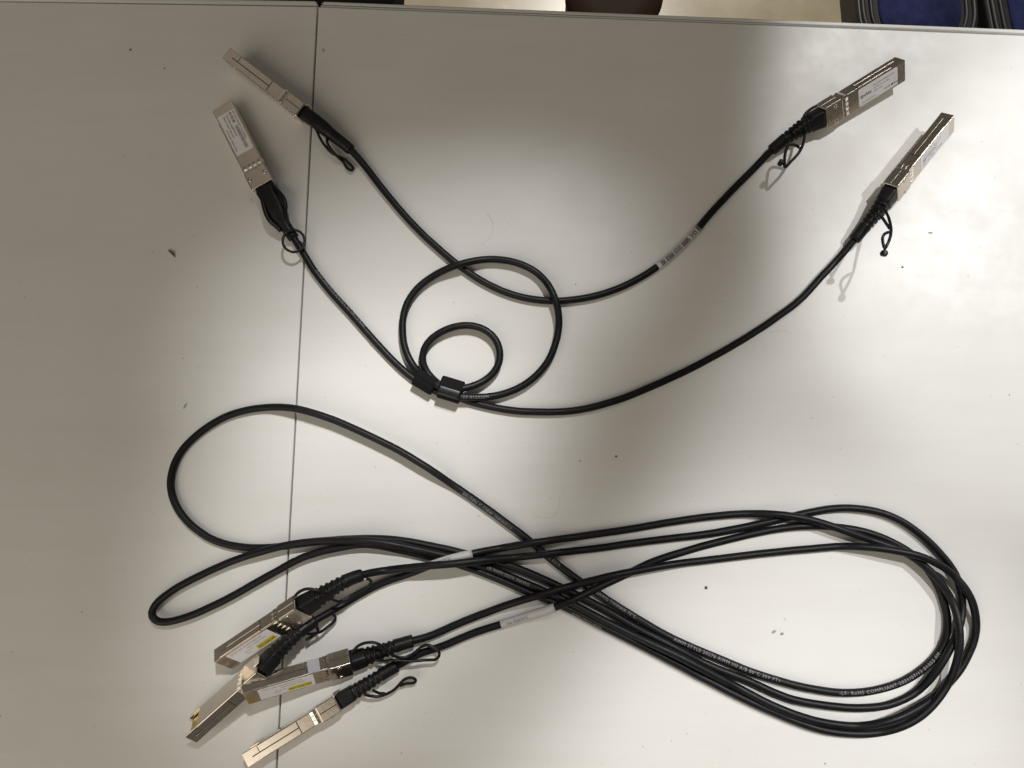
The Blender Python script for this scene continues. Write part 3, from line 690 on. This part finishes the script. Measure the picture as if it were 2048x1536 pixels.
print_on(c4, 'MADE IN CHINA  CE RoHS', 31.8, 3.6, 1.6, True, M['ink'])

# ---------------------------------------------------------------- cable C: the long one with the wide left lobe
tC, pC, cC = cable_thing('C', ('P8', 'P5'), ('ribbed', 'ribbed'), 'long black cable whose wide round bend reaches up on the left, lettered AWM STYLE')
wrap_label(tC, pC, 98, 131)
cable_text(tC, pC, 101, '1m 30AWG', 2.7, 1, -0.25, 2.46, M['greyink'])
cable_text(tC, pC, 571, 'AWM STYLE 20276 AWM I/II A/B 80\u00b0C 30V FT1', 2.75, -1, 0.1, spacing=1.15)
cable_text(tC, pC, 474, '-LF- RoHS COMPLIANT 2021/07/13 01055.9M', 2.75, -1, -0.1, spacing=1.22)
cable_text(tC, pC, 716, 'BELDEN C-S18W 20AWG13', 2.75, -1, -0.35, spacing=1.05)
cable_text(tC, pC, 658, '(UL) E215', 2.6, -1, 0.3, spacing=1.05)
cable_text(tC, pC, 628, 'CL2 30AWG TWINAX 75\u00b0C', 2.6, -1, 0.15, spacing=1.05)
cable_text(tC, pC, 1703, 'AWM STYLE 20276', 2.3, -1 if False else 1, -1.05)
def yellow_sticker(c):
    link('sticker', sticker_mesh(7.2, 36.2, 5.6, 0.4), M['paper'], c)
    bar_on(c, 22.0, 34.6, -4.6, -1.0, M['yellow'])
    print_on(c, 'SFP+ DAC 3M', 22.6, -3.6, 1.9, False, M['ink'], z=4.13)
    print_on(c, '10G SFP+ Cable  P/N: SFP-H10GB-CU3M', 9.0, 3.4, 1.25, False, M['greyink'])
    print_on(c, 'Passive Copper Twinax', 18.6, 1.2, 1.35, False, M['greyink'])
    print_on(c, 'S/N: F2130', 15.0, -1.0, 1.3, False, M['greyink'])
    print_on(c, '02Y31', 15.0, -2.9, 1.3, False, M['greyink'])
yellow_sticker(cC['P5'])

# ---------------------------------------------------------------- cable D: the long one with the narrow left loop
tD, pD, cD = cable_thing('D', ('P6', 'P7'), ('ribbed', 'ribbed'), 'long black cable with a narrow flattened loop at the lower left')
wrap_label(tD, pD, 108, 133)
cable_text(tD, pD, 109, '6273002Y31', 2.3, 1, 0.15, 2.46, M['ink'])
cable_text(tD, pD, 1164, 'UL AWM 20276 30AWG', 2.4, 1, 0.0)
cable_text(tD, pD, 704, 'AWM STYLE 20276', 2.2, -1, -0.7)
yellow_sticker(cD['P7'])
bar_on(cD['P7'], 0, 0.001, 0, 0.001, M['paper']) if False else None
tape = box_mesh('tape_tab', 34.2, 40.6, -3.9, 3.9, 0, 0.3, bev=0.1, seg=1)
link('tape_tab', tape, M['tape'], cD['P7'], False, (0, 6.85 * MM, 0), (R(-90), 0, 0))

# ---------------------------------------------------------------- the two straps that hold the loops
def strap(center, ang, length, hw, hh, label, ribbed):
    t = thing('cable_strap', label, 'strap', (center[0], center[1], 0), 'straps round the looped cable')
    d = Vector((math.cos(ang), math.sin(ang), 0)) * length / 2
    pa = Path([-d + Vector((0, 0, hh)), Vector((0, 0, hh)), d + Vector((0, 0, hh))])
    def sec(q, a):
        e = min(q, pa.len - q)
        k = 0.94 + 0.06 * min(1, e / 0.0006)
        u, v = superell(hw * k, hh * k, 2.25)(a)
        v *= 1.0 - 0.10 * abs(u) / hw
        return u, v
    link('sleeve', sweep('sleeve', pa, [0, 0.0003, 0.0006, 0.0012] + steps(0.002, pa.len - 0.002, 0.002) + [pa.len - 0.0012, pa.len - 0.0006, pa.len - 0.0003, pa.len], sec, 28), M['strap'], t, True)
    # overlapped tail on the upper side
    side = Vector((-d.y, d.x, 0)).normalized()
    off = -0.32 * hw if ribbed else 0.45 * hw
    pb = Path([-d * 0.96 + side * off + Vector((0, 0, 2 * hh - 0.0006)), d * 0.96 + side * off + Vector((0, 0, 2 * hh - 0.0006))])
    link('tail', sweep('tail', pb, steps(0, pb.len, 0.001), lambda q, a: superell(hw * 0.42, 0.0011, 3.2)(a), 16), M['strap_edge'] if ribbed else M['strap'], t, True)
    if ribbed:
        for i in range(16):
            f = (i + 0.5) / 16 * 2 - 1
            c_ = d * f * 0.9 + side * (off - 0.1 * hw) + Vector((0, 0, 2 * hh + 0.00045))
            pr = Path([c_ - side * 0.0011, c_ + side * 0.0011])
            link('rib', sweep('rib', pr, [0, pr.len], rnd(0.00022), 6), M['strap_edge'], t)
    return t
strap((-0.0508, 0.0005), R(-31), 0.0128, 0.0052, 0.0052, 'plain black strap, the left of the two holding the loops', False)
strap((-0.0357, -0.0040), R(-17), 0.0135, 0.0068, 0.0058, 'black strap with a ribbed shiny band, right of the plain one', True)

# ---------------------------------------------------------------- litter on the table
def chip(name, x, y, sx, sy, h, rz, m_, label, cat, group=None):
    rg = random.Random(int(x * 1e5) + 3)
    k = 7; V = []; F = []
    for z, f in ((0, 1.0), (h, 0.8)):
        for i in range(k):
            a = 2 * math.pi * i / k
            q = f * rg.uniform(0.7, 1.1)
            V.append((sx / 2 * q * math.cos(a), sy / 2 * q * math.sin(a), z))
    for i in range(k): F.append((i, (i + 1) % k, k + (i + 1) % k, k + i))
    F.append(tuple(k + i for i in range(k)))
    me = bpy.data.meshes.new(name); me.from_pydata(V, [], F)
    o = link(name, me, m_, None, False, (x, y, 0.00005), (0, 0, rz))
    return tag(o, label, cat, group)
fl_ = bpy.data.meshes.new('brown_flake')
fl_.from_pydata([(-0.0024, 0.0019, 0), (0.0024, -0.0028, 0.0), (0.0015, 0.0004, 0.0010), (-0.0014, 0.0020, 0.0008), (0.0022, -0.0021, 0.0006)], [], [(0, 1, 4, 2, 3)])
tag(link('brown_flake', fl_, M['flake'], None, False, (-0.2057, 0.0794, 0.0002)), 'tiny brown flake on the shaded left tabletop', 'flake')
chip('dark_crumb', -0.2381, 0.2098, 0.0013, 0.0012, 0.0006, 0, M['speck'], 'tiny dark crumb near the far left corner', 'crumb')
chip('dark_crumb', 0.1114, -0.1176, 0.0016, 0.0021, 0.0008, 0.4, M['speck'], 'tiny dark crumb inside the right coil of the long cables', 'crumb')
chip('pale_crumb', 0.1494, -0.1421, 0.0032, 0.0018, 0.0008, 0.6, M['crumb'], 'larger grey crumb inside the right coil', 'crumb')
chip('pale_crumb', 0.1540, -0.1432, 0.0021, 0.0019, 0.0008, 0.2, M['crumb'], 'smaller grey crumb right beside the larger one in the coil', 'crumb')
chip('dark_crumb', 0.2354, 0.0710, 0.0014, 0.0012, 0.0005, 0, M['speck'], 'tiny dark crumb below the hanging cord at the right', 'crumb')
chip('dark_crumb', 0.0609, -0.0427, 0.0013, 0.0011, 0.0005, 0, M['speck'], 'tiny dark crumb above the crossing of the long cables', 'crumb')
chip('dark_splinter', -0.1929, -0.0131, 0.0011, 0.0045, 0.0005, -0.5, M['crumb'], 'small grey splinter above the wide left bend', 'splinter')
# fine dust nobody could count
V, F = [], []
rg = random.Random(21)
for i in range(14):
    x, y = rg.uniform(-0.29, 0.30), rg.uniform(-0.22, 0.23)
    s_ = rg.choice((0.00022, 0.0003, 0.0003, 0.00045)) ; a = rg.uniform(0, 6.28); ln = rg.choice((1, 1, 1.6, 2.6))
    k = len(V)
    for cx, cy in ((-1, -1), (1, -1), (1, 1), (-1, 1)):
        ex, ey = cx * s_ * ln, cy * s_
        V.append((x + ex * math.cos(a) - ey * math.sin(a), y + ex * math.sin(a) + ey * math.cos(a), 0.00012))
    V.append((x, y, 0.0003))
    F += [(k, k + 1, k + 4), (k + 1, k + 2, k + 4), (k + 2, k + 3, k + 4), (k + 3, k, k + 4)]
for cx, cy, r_, a0, a1 in ((-0.0224, 0.0956, 0.011, -1.2, 0.9), (0.0192, -0.0700, 0.0085, -2.4, 0.4), (0.16, 0.02, 0.012, 1.0, 2.1), (-0.03, 0.066, 0.01, 2.2, 3.4)):
    for i in range(14):
        b0 = a0 + (a1 - a0) * i / 14; b1 = a0 + (a1 - a0) * (i + 1) / 14
        k = len(V)
        for rr, bb in ((r_, b0), (r_ + 0.00009, b0), (r_ + 0.00009, b1), (r_, b1)):
            V.append((cx + rr * math.cos(bb), cy + rr * math.sin(bb), 0.00015))
        F.append((k, k + 1, k + 2, k + 3))
me = bpy.data.meshes.new('dust'); me.from_pydata(V, [], F)
du = link('dust', me, M['crumb'])
du['kind'] = 'stuff'; du['label'] = 'fine dust and hairs scattered over the white tabletops'; du['category'] = 'dust'
